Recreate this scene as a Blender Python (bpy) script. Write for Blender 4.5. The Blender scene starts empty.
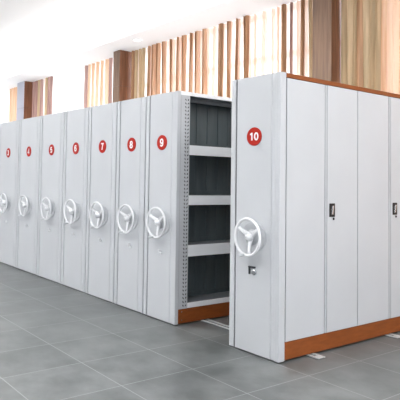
import bpy, bmesh, math, random
from mathutils import Vector, Matrix
random.seed(7)
PI = math.pi
S = bpy.context.scene
C = S.collection

# ------------------------------------------------------------------ materials
def mat(name, col, rough=.5, metal=0, coat=0, spec=None):
    m = bpy.data.materials.new(name); m.use_nodes = True
    b = m.node_tree.nodes['Principled BSDF']
    b.inputs['Base Color'].default_value = (*col, 1)
    b.inputs['Roughness'].default_value = rough
    b.inputs['Metallic'].default_value = metal
    if coat: b.inputs['Coat Weight'].default_value = coat; b.inputs['Coat Roughness'].default_value = .15
    if spec is not None: b.inputs['Specular IOR Level'].default_value = spec
    return m
def srgb(r, g, b):
    f = lambda c: ((c/255+.055)/1.055)**2.4 if c > 10 else c/255/12.92
    return (f(r), f(g), f(b))
def noise_mix(m, c1, c2, scale, sx=1, sy=1, sz=1, detail=4, lo=.35, hi=.65):
    nt = m.node_tree; N = nt.nodes; L = nt.links; b = N['Principled BSDF']
    tc = N.new('ShaderNodeTexCoord'); mp = N.new('ShaderNodeMapping'); mp.inputs['Scale'].default_value = (sx, sy, sz)
    no = N.new('ShaderNodeTexNoise'); no.inputs['Scale'].default_value = scale; no.inputs['Detail'].default_value = detail
    cr = N.new('ShaderNodeValToRGB'); e = cr.color_ramp.elements
    e[0].position = lo; e[0].color = (*c1, 1); e[1].position = hi; e[1].color = (*c2, 1)
    L.new(tc.outputs['Object'], mp.inputs[0]); L.new(mp.outputs[0], no.inputs['Vector']); L.new(no.outputs[0], cr.inputs[0])
    L.new(cr.outputs[0], b.inputs['Base Color'])
    return m
M = {}
M['steel'] = mat('powder_coated_steel', srgb(190, 194, 200), .45, spec=.35)
noise_mix(M['steel'], srgb(184, 187, 192), srgb(187, 190, 195), 2.2)
M['bright'] = mat('white_steel', srgb(236, 239, 243), .4)
M['wheel'] = mat('white_plastic', srgb(226, 228, 232), .25, coat=.3)
M['hub'] = mat('pale_grey_plastic', srgb(190, 193, 198), .3)
M['seam'] = mat('dark_seam', srgb(52, 55, 60), .7, spec=.2)
M['shade_steel'] = mat('steel_painted_shade', srgb(88, 95, 99), .5)  # steel darkened in its colour to stand for shade inside the shelves
noise_mix(M['shade_steel'], srgb(66, 76, 80), srgb(78, 88, 92), 3, 1, 4, .6)
M['deck'] = mat('grey_steel_deck', srgb(104, 109, 114), .45)
M['brown'] = mat('brown_laminate', srgb(140, 72, 34), .6, spec=.2)
noise_mix(M['brown'], srgb(122, 64, 26), srgb(134, 72, 30), 6, 1, 1, 6)
M['red'] = mat('red_badge', srgb(162, 26, 10), .55, spec=.2)
M['white'] = mat('white_print', srgb(235, 235, 235), .4)
M['black'] = mat('black_plastic', srgb(10, 10, 12), .4, spec=.25)
M['chrome'] = mat('chrome', srgb(200, 203, 208), .25, 1)
M['rail'] = mat('galvanised_rail', srgb(205, 210, 212), .4, .3)
M['ceil'] = mat('ceiling_paint', (.93, .935, .94), .8)
M['veneer_sheen'] = mat('veneer_painted_sheen', srgb(150, 130, 116), .45, coat=.1)  # same veneer greyed, sheen on the column fronts put into the colour
noise_mix(M['veneer_sheen'], srgb(112, 86, 68), srgb(144, 114, 92), 2.5, 14, 14, .7, 6, .3, .7)
M['veneer_reflection'] = mat('veneer_painted_reflection', srgb(198, 198, 212), .3, coat=.3)  # same veneer again, bright reflection painted on the far column front
M['wallp'] = mat('wall_paint', (.85, .85, .84), .7)
M['frame'] = mat('window_frame', (.85, .84, .82), .5)
M['veneer'] = mat('walnut_veneer', srgb(150, 96, 66), .3, coat=.3)
noise_mix(M['veneer'], srgb(104, 68, 50), srgb(148, 100, 74), 2.5, 14, 14, .7, 6, .3, .7)

def glass():
    m = bpy.data.materials.new('window_glass'); m.use_nodes = True
    nt = m.node_tree; nt.nodes.remove(nt.nodes['Principled BSDF']); out = nt.nodes['Material Output']
    t = nt.nodes.new('ShaderNodeBsdfTransparent'); g = nt.nodes.new('ShaderNodeBsdfGlossy'); g.inputs['Roughness'].default_value = .02
    x = nt.nodes.new('ShaderNodeMixShader'); x.inputs[0].default_value = .05
    nt.links.new(t.outputs[0], x.inputs[1]); nt.links.new(g.outputs[0], x.inputs[2]); nt.links.new(x.outputs[0], out.inputs[0])
    return m
M['glass'] = glass()
def cloth(name, c1, c2, trans, clear, scale=6, sx=1, sz=.15):
    """woven cloth: diffuse + translucent, 'clear' is the open share of the weave"""
    m = bpy.data.materials.new(name); m.use_nodes = True
    nt = m.node_tree; N = nt.nodes; L = nt.links; N.remove(N['Principled BSDF']); out = N['Material Output']
    tc = N.new('ShaderNodeTexCoord'); mp = N.new('ShaderNodeMapping'); mp.inputs['Scale'].default_value = (sx, sx, sz)
    no = N.new('ShaderNodeTexNoise'); no.inputs['Scale'].default_value = scale; no.inputs['Detail'].default_value = 3
    cr = N.new('ShaderNodeValToRGB'); e = cr.color_ramp.elements
    e[0].position = .38; e[0].color = (*c1, 1); e[1].position = .62; e[1].color = (*c2, 1)
    L.new(tc.outputs['Object'], mp.inputs[0]); L.new(mp.outputs[0], no.inputs['Vector']); L.new(no.outputs[0], cr.inputs[0])
    d = N.new('ShaderNodeBsdfDiffuse'); t = N.new('ShaderNodeBsdfTranslucent'); c = N.new('ShaderNodeBsdfTransparent')
    a = N.new('ShaderNodeMixShader'); a.inputs[0].default_value = trans
    b = N.new('ShaderNodeMixShader'); b.inputs[0].default_value = clear
    for n in (d, t): L.new(cr.outputs[0], n.inputs['Color'])
    L.new(d.outputs[0], a.inputs[1]); L.new(t.outputs[0], a.inputs[2])
    L.new(a.outputs[0], b.inputs[1]); L.new(c.outputs[0], b.inputs[2]); L.new(b.outputs[0], out.inputs[0])
    return m
M['sheer'] = cloth('white_sheer', (.97, .92, .90), (.98, .97, .96), .75, .35, 3, 3)
M['sheer_warm'] = cloth('peach_white_sheer', (.95, .74, .62), (.97, .90, .85), .30, .33, 4, 4)
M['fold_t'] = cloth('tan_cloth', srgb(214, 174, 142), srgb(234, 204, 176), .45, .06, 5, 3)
M['fold_d'] = cloth('fold_shade_cloth', srgb(166, 130, 100), srgb(196, 158, 126), .4, .02, 5, 3)  # curtain cloth darkened to paint the shade of thick folds and creases
M['fold_l'] = cloth('fold_backlit_cloth', srgb(244, 212, 192), srgb(252, 232, 218), .55, .25, 5, 3)  # curtain cloth paled to paint backlight coming through thin folds
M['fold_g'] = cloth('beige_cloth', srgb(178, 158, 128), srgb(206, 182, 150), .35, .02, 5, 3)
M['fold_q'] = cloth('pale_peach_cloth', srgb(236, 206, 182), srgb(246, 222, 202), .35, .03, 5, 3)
M['fold_v'] = cloth('mauve_cloth', srgb(150, 118, 112), srgb(186, 154, 146), .5, .04, 5, 3)

def floor_mat():
    m = mat('grey_floor_tile', (.2, .2, .2), .33)
    nt = m.node_tree; N = nt.nodes; L = nt.links; b = N['Principled BSDF']
    tc = N.new('ShaderNodeTexCoord')
    sp = N.new('ShaderNodeSeparateXYZ'); L.new(tc.outputs['Object'], sp.inputs[0])
    def mth(op, a, b_=None, c=None):
        n = N.new('ShaderNodeMath'); n.operation = op
        for i, v in enumerate((a, b_, c)):
            if v is None: continue
            if isinstance(v, (int, float)): n.inputs[i].default_value = v
            else: L.new(v, n.inputs[i])
        return n.outputs[0]
    def joint(o, off, size, w):
        f = mth('FRACT', mth('DIVIDE', mth('ADD', o, -off+size*200), size))
        f = mth('ABSOLUTE', mth('SUBTRACT', f, .5))          # .5 at a joint
        return mth('GREATER_THAN', f, .5-w/size/2)
    jx = joint(sp.outputs[0], .27, .52, .006); jy = joint(sp.outputs[1], -.01, .66, .008)
    j = mth('MAXIMUM', jx, jy)
    def cell(o, off, size): return mth('FLOOR', mth('DIVIDE', mth('ADD', o, -off+size*200), size))
    cb = N.new('ShaderNodeCombineXYZ'); L.new(cell(sp.outputs[0], .27, .52), cb.inputs[0]); L.new(cell(sp.outputs[1], -.01, .66), cb.inputs[1])
    wn = N.new('ShaderNodeTexWhiteNoise'); L.new(cb.outputs[0], wn.inputs['Vector'])
    no = N.new('ShaderNodeTexNoise'); no.inputs['Scale'].default_value = 2.6; no.inputs['Detail'].default_value = 7; no.inputs['Roughness'].default_value = .62
    L.new(tc.outputs['Object'], no.inputs['Vector'])
    v = mth('ADD', mth('MULTIPLY', no.outputs[0], .93), mth('MULTIPLY', wn.outputs['Value'], .07))
    cr = N.new('ShaderNodeValToRGB'); e = cr.color_ramp.elements
    e[0].position = .36; e[0].color = (*srgb(78, 81, 82), 1); e[1].position = .66; e[1].color = (*srgb(112, 115, 116), 1)
    L.new(v, cr.inputs[0])
    mx = N.new('ShaderNodeMix'); mx.data_type = 'RGBA'; L.new(j, mx.inputs[0]); L.new(cr.outputs[0], mx.inputs[6]); mx.inputs[7].default_value = (*srgb(134, 137, 137), 1)
    L.new(mx.outputs[2], b.inputs['Base Color'])
    r = mth('ADD', mth('MULTIPLY', no.outputs[0], .25), .25); L.new(r, b.inputs['Roughness'])
    return m
M['floor'] = floor_mat()

# ------------------------------------------------------------------ helpers
def link(name, bm, mats, parent=None, smooth=False, bevel=0):
    me = bpy.data.meshes.new(name)
    bmesh.ops.recalc_face_normals(bm, faces=bm.faces)
    bm.to_mesh(me); bm.free()
    for m in (mats if isinstance(mats, (list, tuple)) else [mats]): me.materials.append(m)
    if smooth:
        for p in me.polygons: p.use_smooth = True
    o = bpy.data.objects.new(name, me); C.objects.link(o)
    if parent: o.parent = parent
    if bevel:
        md = o.modifiers.new('bevel', 'BEVEL'); md.width = bevel; md.segments = 2; md.limit_method = 'ANGLE'
    return o
def box(bm, x0, x1, y0, y1, z0, z1, mi=0):
    v = [bm.verts.new((x, y, z)) for z in (z0, z1) for y in (y0, y1) for x in (x0, x1)]
    for f in ((0,2,3,1), (4,5,7,6), (0,1,5,4), (1,3,7,5), (3,2,6,7), (2,0,4,6)):
        bm.faces.new([v[i] for i in f]).material_index = mi
    return bm
def B(*a, **k): return box(bmesh.new(), *a, **k)
def prism(bm, pts, z0, z1, mi=0):
    a = [bm.verts.new((x, y, z0)) for x, y in pts]; b = [bm.verts.new((x, y, z1)) for x, y in pts]
    n = len(pts)
    for i in range(n): bm.faces.new((a[i], a[(i+1) % n], b[(i+1) % n], b[i])).material_index = mi
    bm.faces.new(list(reversed(a))).material_index = mi; bm.faces.new(b).material_index = mi
    return bm
def lathe(bm, prof, cx, cz, y=0, sx=1, seg=32):
    """profile [(radius, y)] turned about the axis parallel to Y through (cx, cz)"""
    rings = []
    for r, yy in prof:
        rings.append([bm.verts.new((cx+sx*r*math.cos(2*PI*k/seg), y+yy, cz+r*math.sin(2*PI*k/seg))) for k in range(seg)])
    for a, b in zip(rings, rings[1:]):
        for k in range(seg): bm.faces.new((a[k], a[(k+1) % seg], b[(k+1) % seg], b[k]))
    bm.faces.new(rings[0]); bm.faces.new(rings[-1])
    return bm
def tube(bm, pts, rad, seg=10, closed=False):
    rings = []; n = len(pts)
    for i, p in enumerate(pts):
        p = Vector(p)
        if closed: t = Vector(pts[(i+1) % n])-Vector(pts[i-1])
        else: t = Vector(pts[min(i+1, n-1)])-Vector(pts[max(i-1, 0)])
        t.normalize(); u = t.cross(Vector((0, 1, 0)))
        if u.length < .1: u = t.cross(Vector((1, 0, 0)))
        u.normalize(); w = t.cross(u)
        r = rad[i] if isinstance(rad, (list, tuple)) else rad
        rings.append([bm.verts.new(p+r*(math.cos(2*PI*k/seg)*u+math.sin(2*PI*k/seg)*w)) for k in range(seg)])
    m = n if closed else n-1
    for i in range(m):
        a, b = rings[i], rings[(i+1) % n]
        for k in range(seg): bm.faces.new((a[k], a[(k+1) % seg], b[(k+1) % seg], b[k]))
    if not closed: bm.faces.new(rings[0]); bm.faces.new(rings[-1])
    return bm
def empty(name, loc):
    o = bpy.data.objects.new(name, None); o.empty_display_size = .1; C.objects.link(o); o.location = loc; return o
def tag(o, label, cat, group=None, kind=None):
    o['label'] = label; o['category'] = cat
    if group: o['group'] = group
    if kind: o['kind'] = kind
    return o
def structure(name, bm, m, label, cat, **k):
    return tag(link(name, bm, m, **k), label, cat, kind='structure')
def digit_paths(ch):
    """centre lines in a 1 wide x 2 high box around the origin"""
    def arc(cx, cy, rx, ry, a0, a1, n=18): return [(cx+rx*math.cos(math.radians(a0+(a1-a0)*k/n)), cy+ry*math.sin(math.radians(a0+(a1-a0)*k/n))) for k in range(n+1)]
    return {'0': [arc(0, 0, .42, .85, 90, 450, 28)],
            '1': [[(.1, -1), (.1, .98)], [(.08, .86), (-.12, .62), (-.34, .5)]],
            '3': [arc(0, .43, .38, .42, 150, -90), arc(0, -.43, .42, .43, 90, -150)],
            '4': [[(.2, -1), (.2, .9), (-.46, -.42), (.52, -.42)]],
            '5': [[(.4, .86), (-.28, .86), (-.36, .08)] + arc(0, -.3, .42, .55, 128, -150)],
            '6': [arc(0, -.33, .40, .52, 90, 450, 24), [(-.40, -.33)] + arc(.02, .3, .42, .58, 180, 30)],
            '7': [[(-.46, .86), (.44, .86), (.12, .1), (-.06, -1)]],
            '8': [arc(0, .44, .36, .42, 90, 450, 22), arc(0, -.44, .42, .44, 90, 450, 22)],
            '9': [arc(0, .33, .40, .52, 90, 450, 24), [(.40, .33)] + arc(-.02, -.3, .42, .58, 0, -150)]}[ch]
def text_mesh(s, size, parent, loc, name='numeral'):
    """bold numerals laid down as flat ribbons on the badge"""
    bm = bmesh.new(); half = size/2; hw = size*.095; adv = size*.70
    for q, ch in enumerate(s):
        ox = (q-(len(s)-1)/2)*adv
        for pi, path in enumerate(digit_paths(ch)):
            P = [Vector((ox+x*half*1.12, z*half*.93)) for x, z in path]
            closed = (P[0]-P[-1]).length < 1e-5
            L = []
            for k, p in enumerate(P):
                if closed: t = P[(k+1) % (len(P)-1)]-P[(k-1) % (len(P)-1)]
                else: t = P[min(k+1, len(P)-1)]-P[max(k-1, 0)]
                if 0 < k < len(P)-1 and not closed:
                    t1 = (P[k]-P[k-1]).normalized(); t2 = (P[k+1]-P[k]).normalized(); t = t1+t2; m = max(.45, math.sqrt(max(.01, (1+t1.dot(t2))/2)))
                else: m = 1
                t.normalize(); n = Vector((-t.y, t.x))*hw/m
                L.append([bm.verts.new((loc[0]+v.x, loc[1]+dy-pi*.0003, loc[2]+v.y)) for v in (p-n, p+n) for dy in (0, -.0012)])
            for a, b in zip(L, L[1:]):
                for u, v in ((0, 2), (2, 3), (3, 1), (1, 0)): bm.faces.new((a[u], a[v], b[v], b[u]))
            if not closed:
                for e in (L[0], L[-1]): bm.faces.new((e[0], e[1], e[3], e[2]))
    return link(name, bm, M['white'], parent)

# ------------------------------------------------------------------ room shell
WY = 4.2; HC = 4.45
structure('floor', B(-20, 6, -7, WY+.25, -.12, 0), M['floor'], 'grey stone-look tiled floor with thin pale joints', 'floor')
SY = 3.15
structure('ceiling', B(-20, 6, -7, SY+.02, 4.95, 5.1), M['ceil'], 'bright white raised ceiling over the shelving', 'ceiling')
bm = bmesh.new(); box(bm, -20, 6, SY, WY+.25, HC, HC+.12); box(bm, -20, 6, SY, SY+.03, HC+.12, 4.97)
structure('ceiling', bm, M['ceil'], 'lower pale ceiling band running along the curtains with round light', 'ceiling')
# wall behind the columns: piers between the windows
piers = [(-13.15, -12.55), (-7.72, -7.36), (-2.38, -2.02), (3.2, 6), (-20, -18.5)]
bm = bmesh.new()
for a, b in piers: box(bm, a, b, WY, WY+.25, 0, HC)
structure('wall_back', bm, M['wallp'], 'pale piers of the back wall between tall windows', 'wall')
bays = [(-12.55, -7.72), (-7.36, -2.38), (-2.02, 3.2), (-18.5, -13.15)]
wl = ['tall bright window between the two far left wood columns, half uncovered',
      'wide tall window behind the tan curtains in the middle',
      'tall window behind beige curtains at the far right',
      'tall white window at the far left edge of the room']
for i, (a, b) in enumerate(bays):
    n = 4; bm = bmesh.new(); w = .03
    box(bm, a, b, WY+.08, WY+.14, 0, .12); box(bm, a, b, WY+.08, WY+.14, HC-.06, HC)
    box(bm, a, b, WY+.08, WY+.14, *((3.59, 3.70) if i == 1 else (3.62, 3.66)))
    for k in range(n+1):
        x = a+(b-a)*k/n; x0 = min(max(x-w/2, a), b-w); box(bm, x0, x0+w, WY+.085, WY+.135, .12, HC-.06)
    t = structure('window_%d' % (i+1), bm, M['frame'], wl[i], 'window')
    link('pane', B(a+.02, b-.02, WY+.105, WY+.113, .1, HC-.05), M['glass'], t)
# wood columns
cols = [(-13.12, -12.6, 3.75, 'pale-fronted wood veneer column at the far left, smallest of the columns'),
        (-7.66, -7.40, 3.73, 'brown wood veneer column left of the middle, beside the round ceiling light'),
        (-2.37, -2.05, 3.82, 'brown wood veneer column above the nearest cabinet doors')]
for a, b, y0, lab in cols:
    o = empty('column', ((a+b)/2, (y0+WY)/2, 0)); tag(o, lab, 'column', 'wood veneer columns along the windows')
    cx, cy = (a+b)/2, (y0+WY)/2; hx, hy = (b-a)/2, (WY-y0)/2
    for z0, z1 in ((0, 1.2), (1.206, 2.4), (2.406, 3.6), (3.606, HC)) if 'middle' in lab or 'pale' in lab else ((0, 1.2), (1.206, 2.4), (2.406, HC)):
        link('veneer_panel', B(-hx, hx, -hy+.012, hy-.002, z0, z1), M['veneer'], o, bevel=.004)
        link('front_panel', B(-hx, hx, -hy, -hy+.0115, z0, z1), M['veneer_reflection'] if 'pale' in lab else M['veneer_sheen'], o, bevel=.003)
    link('core', B(-hx+.01, hx-.01, -hy+.02, hy-.01, 0, HC-.002), M['seam'], o)

# ------------------------------------------------------------------ curtains
KM = {'t': 0, 'd': 1, 'l': 2, 'g': 3, 'v': 4, 'q': 5}
FM = [M['fold_t'], M['fold_d'], M['fold_l'], M['fold_g'], M['fold_v'], M['fold_q']]
def curtain(x0, x1, folds, label, sheer=True, y=4.02, s0=None, s1=None, fs=1, sm='sheer'):
    cx = (x0+x1)/2; zt, zb = HC-.012, .02
    o = empty('curtain', (cx, y, 0)); tag(o, label, 'curtain', 'curtains along the windows')
    if sheer:
        s0 = x0 if s0 is None else s0; s1 = x1 if s1 is None else s1
        bm = bmesh.new(); n = int((s1-s0)/.035); rows = []
        for z in (zb, 1.5, 3.0, zt):
            rows.append([bm.verts.new((s0+(s1-s0)*k/n-cx, .07+.018*math.sin(k*1.05+.6*math.sin(k*.31))+.008*math.sin(z*2+k), z)) for k in range(n+1)])
        for a, b in zip(rows, rows[1:]):
            for k in range(n): bm.faces.new((a[k], a[k+1], b[k+1], b[k]))
        link('sheer_panel', bm, M[sm], o, smooth=True)
    bm = bmesh.new()
    for (fx, fw, kind) in folds:
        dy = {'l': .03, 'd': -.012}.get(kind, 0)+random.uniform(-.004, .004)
        # one soft pleat: a hollow omega-shaped section, drifting and swelling a little on its way down
        ph = random.uniform(0, 6); sh = random.uniform(-.025, .025); tp = random.uniform(.8, 1.25)
        rows = []; ns = 12
        for q in range(9):
            f = q/8; z = zt+(zb-zt)*f; hw = fw*fs/2*(1+(tp-1)*f*2 if f < .5 else tp)*(1+.06*math.sin(ph+f*9))
            xc = fx-cx+sh*f*2+.008*math.sin(ph+7*f); r = []
            for k in range(ns+1):
                a = PI*(k/ns); xx = -math.cos(a); yy = math.sin(a)
                r.append(bm.verts.new((xc+hw*xx, .04+dy-.055*yy*(1+.15*math.sin(3*a+ph)), z)))
            rows.append(r)
        for a, b in zip(rows, rows[1:]):
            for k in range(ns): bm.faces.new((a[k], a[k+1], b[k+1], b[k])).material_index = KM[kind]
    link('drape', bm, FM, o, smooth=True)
    return o
main = [(-7.28,.12,'d'),(-7.15,.13,'g'),(-7.02,.12,'g'),(-6.88,.12,'g'),(-6.69,.11,'t'),(-6.51,.12,'t'),(-6.34,.10,'t'),(-6.15,.10,'t'),(-5.94,.11,'t'),(-5.73,.10,'t'),
        (-5.53,.14,'t'),(-5.32,.09,'t'),(-5.12,.13,'t'),(-4.92,.13,'t'),(-4.70,.07,'l'),(-4.50,.17,'d'),(-4.30,.10,'t'),(-4.10,.06,'t'),
        (-3.87,.13,'d'),(-3.71,.04,'l'),(-3.51,.10,'l'),(-3.32,.06,'l'),(-3.20,.03,'l'),(-3.07,.12,'d'),(-2.91,.04,'v'),(-2.80,.07,'l'),(-2.71,.10,'d'),(-2.56,.08,'g'),(-2.45,.09,'g')]
extra = []
for fx, fw, kind in main:                              # strips painting a pleat's backlit halo and its shaded crease
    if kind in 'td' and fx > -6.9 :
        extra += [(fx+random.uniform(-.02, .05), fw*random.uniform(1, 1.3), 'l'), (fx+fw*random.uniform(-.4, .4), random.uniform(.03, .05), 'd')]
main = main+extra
curtain(-7.33, -2.42, main, 'tan curtain with white sheer drawn across the middle window', fs=.64, sm='sheer_warm')
curtain(-9.42, -7.76, [(-9.38,.14,'v'),(-9.2,.10,'t'),(-9.03,.13,'t'),(-8.82,.13,'t'),(-8.6,.10,'t'),(-8.38,.14,'t'),(-8.2,.12,'v'),(-8.0,.12,'t')],
        'tan curtain bunched just left of the middle wood column, white sheer beside it', s0=-11.4)
curtain(-12.56, -11.26, [(-12.47,.2,'v'),(-12.28,.2,'v'),(-12.1,.16,'g'),(-11.93,.16,'v'),(-11.77,.12,'l'),(-11.63,.14,'g'),(-11.46,.16,'v'),(-11.32,.1,'v')],
        'mauve and beige curtain bunched just right of the far left column', s1=-11.42)
curtain(-14.38, -13.7, [(-14.28,.16,'t'),(-14.1,.18,'t'),(-13.92,.16,'t'),(-13.78,.12,'t')], 'narrow orange-tan curtain at the far left beyond the first column', s0=-18.4, s1=-13.2)
curtain(-2.0, 2.8, [(-1.97,.12,'g'),(-1.87,.14,'g'),(-1.79,.1,'g'),(-1.71,.12,'d'),(-1.62,.15,'g'),(-1.53,.14,'g'),(-1.44,.13,'g'),(-1.36,.12,'t'),(-1.27,.13,'q'),(-1.19,.12,'q'),(-1.11,.09,'t')]
        + [(-1.03+.095*k, .12, 'qqtqgqq'[k % 7]) for k in range(40)], 'beige curtain right of the near wood column')

# ------------------------------------------------------------------ ceiling light (recessed)
def downlight(x, y, label):
    o = empty('ceiling_light', (x, y, HC)); tag(o, label, 'ceiling light')
    bm = bmesh.new(); seg = 32
    a = []
    for r, z in ((.085, -.001), (.085, -.014), (.115, -.014), (.125, -.001)):
        a.append([bm.verts.new((r*math.cos(2*PI*k/seg), r*math.sin(2*PI*k/seg), z)) for k in range(seg)])
    for i in range(3):
        for k in range(seg): bm.faces.new((a[i][k], a[i][(k+1) % seg], a[i+1][(k+1) % seg], a[i+1][k]))
    link('trim_ring', bm, M['ceil'], o, smooth=True)
    em = mat('lamp_diffuser', (1, 1, 1)); b = em.node_tree.nodes['Principled BSDF']
    b.inputs['Emission Color'].default_value = (1, .98, .95, 1); b.inputs['Emission Strength'].default_value = 3
    bm = bmesh.new(); vs = [bm.verts.new((.084*math.cos(2*PI*k/seg), .084*math.sin(2*PI*k/seg), z)) for z in (-.006, -.002) for k in range(seg)]
    bm.faces.new(vs[:seg]); bm.faces.new(vs[seg:])
    for k in range(seg): bm.faces.new((vs[k], vs[(k+1) % seg], vs[seg+(k+1) % seg], vs[seg+k]))
    link('diffuser', bm, em, o)
downlight(-6.43, 3.5, 'round recessed ceiling light glowing white beside the curtains')

# ------------------------------------------------------------------ shelving units
H = 2.3; TY = .07; LEN = 3.10
NUM = {3: 'three', 4: 'four', 5: 'five', 6: 'six', 7: 'seven', 8: 'eight', 9: 'nine', 10: 'ten'}
def end_panel(w, root, ridge, TY=.07):
    g = .06                                             # seam after the left strip
    fr = w-.088              # faint fold on the right
    e = .0
    pts = [(0, TY), (0, .006), (.004, 0), (g-.008, 0), (g-.007, .012), (g+.007, .012), (g+.008, .001),
           (fr, .001), (fr+.006, .007), (fr+.022, .007), (w-ridge-.014, .007), (w-ridge-.004, -.002), (w-.004, -.002), (w, .003), (w, TY)]
    bm = prism(bmesh.new(), pts, .012, H)
    p = link('end_panel', bm, M['steel'], root)
    link('seam', B(g-.0065, g+.0065, .0095, .0118, .014, H-.002), M['seam'], p)
    return p
def handwheel(cx, cz, root, SX=.92):
    """oval rimmed wheel with three webs, hub, grip knob; its shaft comes out of the end panel"""
    R = .150; yc = -.075
    t = link('handwheel', tube(bmesh.new(), [(cx+SX*R*math.cos(2*PI*k/48), yc, cz+R*math.sin(2*PI*k/48)) for k in range(48)], .0125, 12, True), M['wheel'], root, smooth=True)
    for ang in (150, 30, 275):
        a = math.radians(ang); bm = bmesh.new()
        d = Vector((SX*math.cos(a), 0, math.sin(a))); n = Vector((-math.sin(a)*SX, 0, math.cos(a)))
        st = [(.02, .034, .030), (.06, .024, .020), (.10, .018, .010), (R-.005, .024, .002)]
        rows = []
        for r, hw, yy in st:
            c = Vector((cx, yc+yy, cz))+d*r
            rows.append([bm.verts.new(c+n*s*hw+Vector((0, q, 0))) for s, q in ((-1, .004), (-.5, -.005), (.5, -.005), (1, .004), (.5, .009), (-.5, .009))])
        for p, q in zip(rows, rows[1:]):
            for k in range(6): bm.faces.new((p[k], p[(k+1) % 6], q[(k+1) % 6], q[k]))
        bm.faces.new(rows[0]); bm.faces.new(rows[-1])
        link('spoke', bm, M['wheel'], t, smooth=True)
    link('hub', lathe(bmesh.new(), [(.010, -.016), (.018, -.014), (.024, -.004), (.034, .010), (.036, .036)], cx, cz, yc, 1), M['wheel'], t, smooth=True)
    link('hub_cap', lathe(bmesh.new(), [(.004, -.020), (.009, -.019), (.010, -.015)], cx, cz, yc, 1, 16), M['hub'], t)
    link('shaft', lathe(bmesh.new(), [(.03, .035), (.034, .055), (.06, .058), (.0615, .064)], cx, cz, yc, 1), M['hub'], t, smooth=True)
    link('wheel_base', lathe(bmesh.new(), [(.126, .0012), (.126, -.004), (.121, -.008), (.035, -.009)], cx, cz, 0, 1, 48), M['steel'], t)
    a = math.radians(258)
    kx, kz = cx+SX*R*math.cos(a), cz+R*math.sin(a)
    link('grip_knob', lathe(bmesh.new(), [(.006, -.068), (.012, -.064), (.0135, -.04), (.010, -.012), (.008, .004)], kx, kz, yc, 1, 16), M['hub'], t, smooth=True)
    return t
def badge(n, cx, cz, root):
    b = link('number_badge', lathe(bmesh.new(), [(.077, .001), (.077, -.0035), (.075, -.005)], cx, cz, 0, 1, 48), M['red'], root)
    text_mesh(str(n), .084 if n < 10 else .070, b, (cx, -.0058, cz))
    b['label'] = 'red round badge with white number %d' % n
def lock(cx, cz, root, chrome=False):
    m = M['chrome'] if chrome else M['wheel']; q = 1.6 if chrome else 1
    l = link('lock', lathe(bmesh.new(), [(.014*q, .0015), (.014*q, -.010), (.011*q, -.013)], cx+.012*q, cz-.012*q, 0, 1, 20), m, root)
    link('lock_lever', B(cx-.022*q, cx+.020*q, -.016, .0012, cz+.010*q, cz+.018*q), M['seam'] if chrome else M['wheel'], l, bevel=.002)
    link('lock_tab', B(cx-.022*q, cx-.014*q, -.012, .0012, cz-.024*q, cz+.0099*q), M['seam'] if chrome else M['wheel'], l, bevel=.002)

def small_parts(n, w, root, cxoff, wo=.014, cz_w=.985, cz_b=1.795, cz_l=.692, chrome=False):
    badge(n, cxoff, cz_b, root); handwheel(cxoff+wo, cz_w, root); lock(cxoff+(.0 if not chrome else -.01), cz_l, root, chrome)

def unit_closed(n, xl, xr, label):
    w = xr-xl-.014
    root = empty('mobile_shelving_unit', (xl+.007, 0, 0)); tag(root, label, 'shelving unit', 'mobile shelving units in a row')
    end_panel(w, root, .012)
    bm = box(bmesh.new(), .004, w-.004, TY, LEN, .155, H-.035)
    link('carcass', bm, M['steel'], root)
    link('top_panel', B(.001, w-.001, TY+.001, LEN, H-.034, H-.002), M['steel'], root)
    link('plinth', B(.004, w-.004, TY+.001, LEN, .016, .154), M['brown'], root)
    small_parts(n, w, root, w*(.51, .51, .52, .525, .535, .545)[n-3])
    return root

def post(w, y0, root):
    """perforated upright, front face at x=w, two columns of slanted slots"""
    bm = bmesh.new()
    ys = [0, .052, .070, .086, .104, .116]; z = .155; zs = [z]; hole = []
    while z < H-.12:
        for dz, h in ((.022, 0), (.016, 1), (.020, 0), (.016, 1)):
            z += dz; zs.append(z); hole.append(h)
    zs.append(H-.036); hole.append(0)
    sl = [0, .006, -.006, -.006, .006, 0]
    grid = [[bm.verts.new((w, y0+y, zz+(sl[j] if 0 < i < len(zs)-1 else 0))) for j, y in enumerate(ys)] for i, zz in enumerate(zs)]
    for i in range(len(zs)-1):
        for j in range(len(ys)-1):
            if hole[i] and j in (1, 3): continue
            bm.faces.new((grid[i][j], grid[i][j+1], grid[i+1][j+1], grid[i+1][j]))
    o = link('post', bm, M['steel'], root)
    md = o.modifiers.new('plate', 'SOLIDIFY'); md.thickness = .003; md.offset = -1
    link('post_web', B(w-.038, w-.012, y0+.004, y0+.112, .156, H-.037), M['seam'], o)
    link('post_flange', B(w-.044, w-.0385, y0+.001, y0+.115, .156, H-.037), M['steel'], o)
    return o

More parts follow.
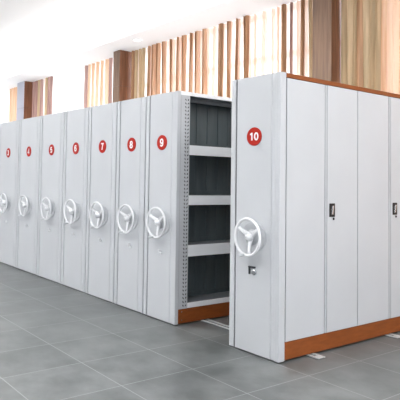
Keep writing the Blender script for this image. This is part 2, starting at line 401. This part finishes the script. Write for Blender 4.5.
def unit_open(n, xl, xr, label):
    w = xr-xl-.007; TY = .042
    root = empty('mobile_shelving_unit', (xl+.007, 0, 0)); tag(root, label, 'shelving unit', 'mobile shelving units in a row')
    end_panel(w, root, .012, TY)
    link('inner_lining', B(.03, w-.05, TY+.0005, TY+.003, .16, H-.04), M['shade_steel'], root)
    xs = [TY+.004, 1.075, 2.075, LEN-.118]
    for y in xs: post(w, y, root)
    link('side_panel', B(.004, .012, TY+.001, LEN, .155, H-.036), M['steel'], root)
    # ribbed back panel in the middle of the unit
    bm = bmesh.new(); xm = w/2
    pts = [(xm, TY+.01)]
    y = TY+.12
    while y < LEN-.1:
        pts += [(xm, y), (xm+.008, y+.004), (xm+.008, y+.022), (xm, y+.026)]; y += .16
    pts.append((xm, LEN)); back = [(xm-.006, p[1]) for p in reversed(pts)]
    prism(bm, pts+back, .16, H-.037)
    link('back_panel', bm, M['shade_steel'], root)
    for k in range(3):
        a, b = xs[k]+.117, xs[k+1]-.001
        for zt, th in ((1.768, .098), (1.265, .095), (.772, .112), (.205, .05)):
            d = link('shelf', B(xm+.012, w-.012, a, b, zt-.012, zt-.003), M['deck'], root)
            bm = prism(bmesh.new(), [(0, 0)]*0 or [(w-.0115, a), (w-.002, a), (w-.002, b), (w-.0115, b)], zt-th, zt)
            link('shelf_lip', bm, M['bright'], d, bevel=.002)
            link('shelf_stop', B(xm+.0125, xm+.017, a, b, zt-.0025, zt+.045), M['shade_steel'], d)
    link('top_panel', B(.001, w-.012, TY+.001, LEN, H-.034, H-.002), M['deck'], root)
    link('top_rim', B(w-.0115, w, TY+.001, LEN, H-.036, H), M['bright'], root)
    link('hanging_rail', B(xm+.10, xm+.13, TY+.1, LEN-.1, H-.075, H-.0345), M['deck'], root)
    p = link('plinth', B(.004, w-.001, TY+.003, LEN, .016, .153), M['brown'], root)
    for zz in (.125, .045):
        bm = bmesh.new(); bmesh.ops.create_uvsphere(bm, u_segments=10, v_segments=6, radius=.006)
        for v in bm.verts: v.co = Vector((v.co.x*.5+w-.0008, v.co.y+TY+.05, v.co.z+zz))
        link('screw', bm, M['chrome'], p, smooth=True)
    small_parts(n, w, root, w*.535)
    return root

def unit_doors(n, xl, xr, label):
    w = xr-xl
    root = empty('mobile_shelving_unit', (xl, 0, 0)); tag(root, label, 'shelving unit', 'mobile shelving units in a row')
    end_panel(w, root, .035)
    link('carcass', B(.004, w-.023, TY+.001, LEN, .155, H-.037), M['seam'], root)
    link('side_panel', B(.0, .0035, TY+.001, LEN, .155, H-.037), M['steel'], root)
    z0, z1 = .157, H-.040
    def door(a, b, handle):
        a1 = a+.028 if handle else a
        d = link('door', B(w-.022, w-.003, a1, b, z0, z1), M['steel'], root, bevel=.002)
        if handle:                                      # folded lip where the two leaves meet, then the handle
            link('door_lip', B(w-.021, w-.003, a, a+.020, z0+.001, z1-.001), M['steel'], d, bevel=.002)
            link('lip_groove', B(w-.020, w-.012, a+.0205, a1-.0005, z0+.001, z1-.001), M['seam'], d)
            c = a+.095; h = link('door_handle', B(w-.0029, w+.003, c-.038, c+.038, 1.130, 1.246), M['black'], d, bevel=.003)
            h['label'] = 'black recessed door handle'
            bm = prism(bmesh.new(), [(w+.0031, c-.008), (w+.010, c-.006), (w+.010, c+.006), (w+.0031, c+.008)], 1.152, 1.226)
            for v in bm.verts: v.co.y += (v.co.z-1.19)*.14
            link('latch_lever', bm, M['chrome'], h)
            link('key_tab', B(w-.0029, w+.005, c+.012, c+.028, 1.104, 1.124), M['black'], h, bevel=.002)
    y = TY+.016
    for k, ym in enumerate((1.079, 2.088, 3.10)):
        mid = (.592, 1.596, 2.594)[k]
        door(y, mid-.004, False)
        door(mid+.006, ym-.005, True)
        y = ym+.005
    link('top_board', B(.002, w-.002, TY+.001, LEN+.01, H-.036, H), M['brown'], root, bevel=.002)
    link('plinth', B(.004, w-.003, TY+.001, LEN, .018, .154), M['brown'], root)
    badge(n, .512-.257, 1.794, root); handwheel(.512-.257, .962, root, .84); lock(.512-.262, .690, root, True)
    return root

xs = [-5.64, -4.853, -4.142, -3.446, -2.841, -2.233, -1.703]
for i in range(6):
    n = 3+i
    unit_closed(n, xs[i], xs[i+1], 'light grey closed shelving unit end with red badge number %d and white handwheel' % n)
unit_open(9, -1.703, -1.204, 'grey shelving unit with red badge 9 and its side open on empty dark shelves')
unit_doors(10, -.512, 0, 'light grey cabinet with red badge 10, side doors and brown base, standing apart')

# ------------------------------------------------------------------ floor rails
def rail(y, label):
    bm = bmesh.new(); a, b = -5.6, .075
    o = empty('floor_rail', ((a+b)/2, y, 0)); tag(o, label, 'rail', 'rails the shelving rolls on')
    h = (b-a)/2
    box(bm, -h, h, -.05, .05, .0, .006)
    link('base_plate', bm, M['deck'], o)
    for s in (-1, 1): link('rail_bar', B(-h, h+.02, s*.034-.011, s*.034+.011, .0062, .0135), M['rail'], o)
    link('end_stop', B(h-.03, h+.018, -.022, .022, .0062, .0135), M['rail'], o)
rail(.415, 'steel floor rail nearest the camera, running under the shelving gap')
rail(1.60, 'second steel floor rail, its end showing under the cabinet doors at the right edge')

# ------------------------------------------------------------------ light
w = bpy.data.worlds.new('overcast_sky'); S.world = w; w.use_nodes = True
bg = w.node_tree.nodes['Background']; bg.inputs[0].default_value = (.96, .98, 1, 1); bg.inputs[1].default_value = 1
# overcast sky: brightest on the window side (+Y), dimmer behind the camera
wn = w.node_tree; tcw = wn.nodes.new('ShaderNodeTexCoord'); spw = wn.nodes.new('ShaderNodeSeparateXYZ'); mr = wn.nodes.new('ShaderNodeMapRange')
mr.interpolation_type = 'SMOOTHSTEP'
for i, v in enumerate((0, .4, .52, 3.0)): mr.inputs[i+1].default_value = v
wn.links.new(tcw.outputs['Generated'], spw.inputs[0]); wn.links.new(spw.outputs[1], mr.inputs[0]); 
mx = wn.nodes.new('ShaderNodeMapRange'); mx.interpolation_type = 'SMOOTHSTEP'
for i, v in enumerate((.2, .8, 0, .72)): mx.inputs[i+1].default_value = v
ad = wn.nodes.new('ShaderNodeMath'); ad.operation = 'ADD'
wn.links.new(spw.outputs[0], mx.inputs[0]); wn.links.new(mr.outputs[0], ad.inputs[0]); wn.links.new(mx.outputs[0], ad.inputs[1]); wn.links.new(ad.outputs[0], bg.inputs[1])
def area(name, loc, rot, sx, sy, power, col=(1, .985, .96)):
    l = bpy.data.lights.new(name, 'AREA'); l.shape = 'RECTANGLE'; l.size = sx; l.size_y = sy; l.energy = power; l.color = col
    o = bpy.data.objects.new(name, l); C.objects.link(o); o.location = loc; o.rotation_euler = rot; return o
# unseen uplight strips added to brighten the raised ceiling
area('ceiling_fill', (-7, SY-.25, 4.52), (PI, 0, 0), 24, .15, 420)
area('ceiling_fill_front', (-7, -4.5, 4.3), (PI, 0, 0), 24, .3, 1100)
# added fill lights, then the room's ceiling luminaires
area('fill_right', (3.4, .9, 4.9), (0, 0, 0), 1.6, 1.6, 130)  # out of view, added to light the top shelf compartment
area('soffit_fill', (-5, -6, 3.6), (2.15, 0, 0), 14, .4, 170)  # unseen strip added to lift the lower ceiling band
area('soffit_fill_behind', (-9.5, 3.5, 2.0), (PI, 0, 0), 14, .2, 100, (.9, .95, 1))  # added behind the units, out of sight, to brighten the band above
for x in (-9, -3.5, 2): area('ceiling_luminaire', (x, -3.6, 4.9), (0, 0, 0), 1.2, 1.2, 60)

# ------------------------------------------------------------------ camera
f, sx, sy, yaw, pitch, roll = 534.1547, -112.59, -44.37, 1.0053, .0415, .0222
fwd = Vector((-math.sin(yaw)*math.cos(pitch), math.cos(yaw)*math.cos(pitch), math.sin(pitch)))
rt = Vector((math.cos(yaw), math.sin(yaw), 0)); up = rt.cross(fwd)
r2 = math.cos(roll)*rt+math.sin(roll)*up; u2 = -math.sin(roll)*rt+math.cos(roll)*up
cam = bpy.data.cameras.new('camera'); co = bpy.data.objects.new('camera', cam); C.objects.link(co)
mw = Matrix((( r2.x, u2.x, -fwd.x, 2.7511), (r2.y, u2.y, -fwd.y, -3.5536), (r2.z, u2.z, -fwd.z, 1.4189), (0, 0, 0, 1)))
co.matrix_world = mw
cam.sensor_width = 36; cam.sensor_fit = 'HORIZONTAL'; cam.lens = f*36/400
cam.shift_x = -sx/400; cam.shift_y = sy/400; cam.clip_end = 200
S.camera = co
vs = S.view_settings; vs.view_transform = 'Standard'; vs.look = 'None'; vs.gamma = 1; vs.use_curve_mapping = False; vs.exposure = 0
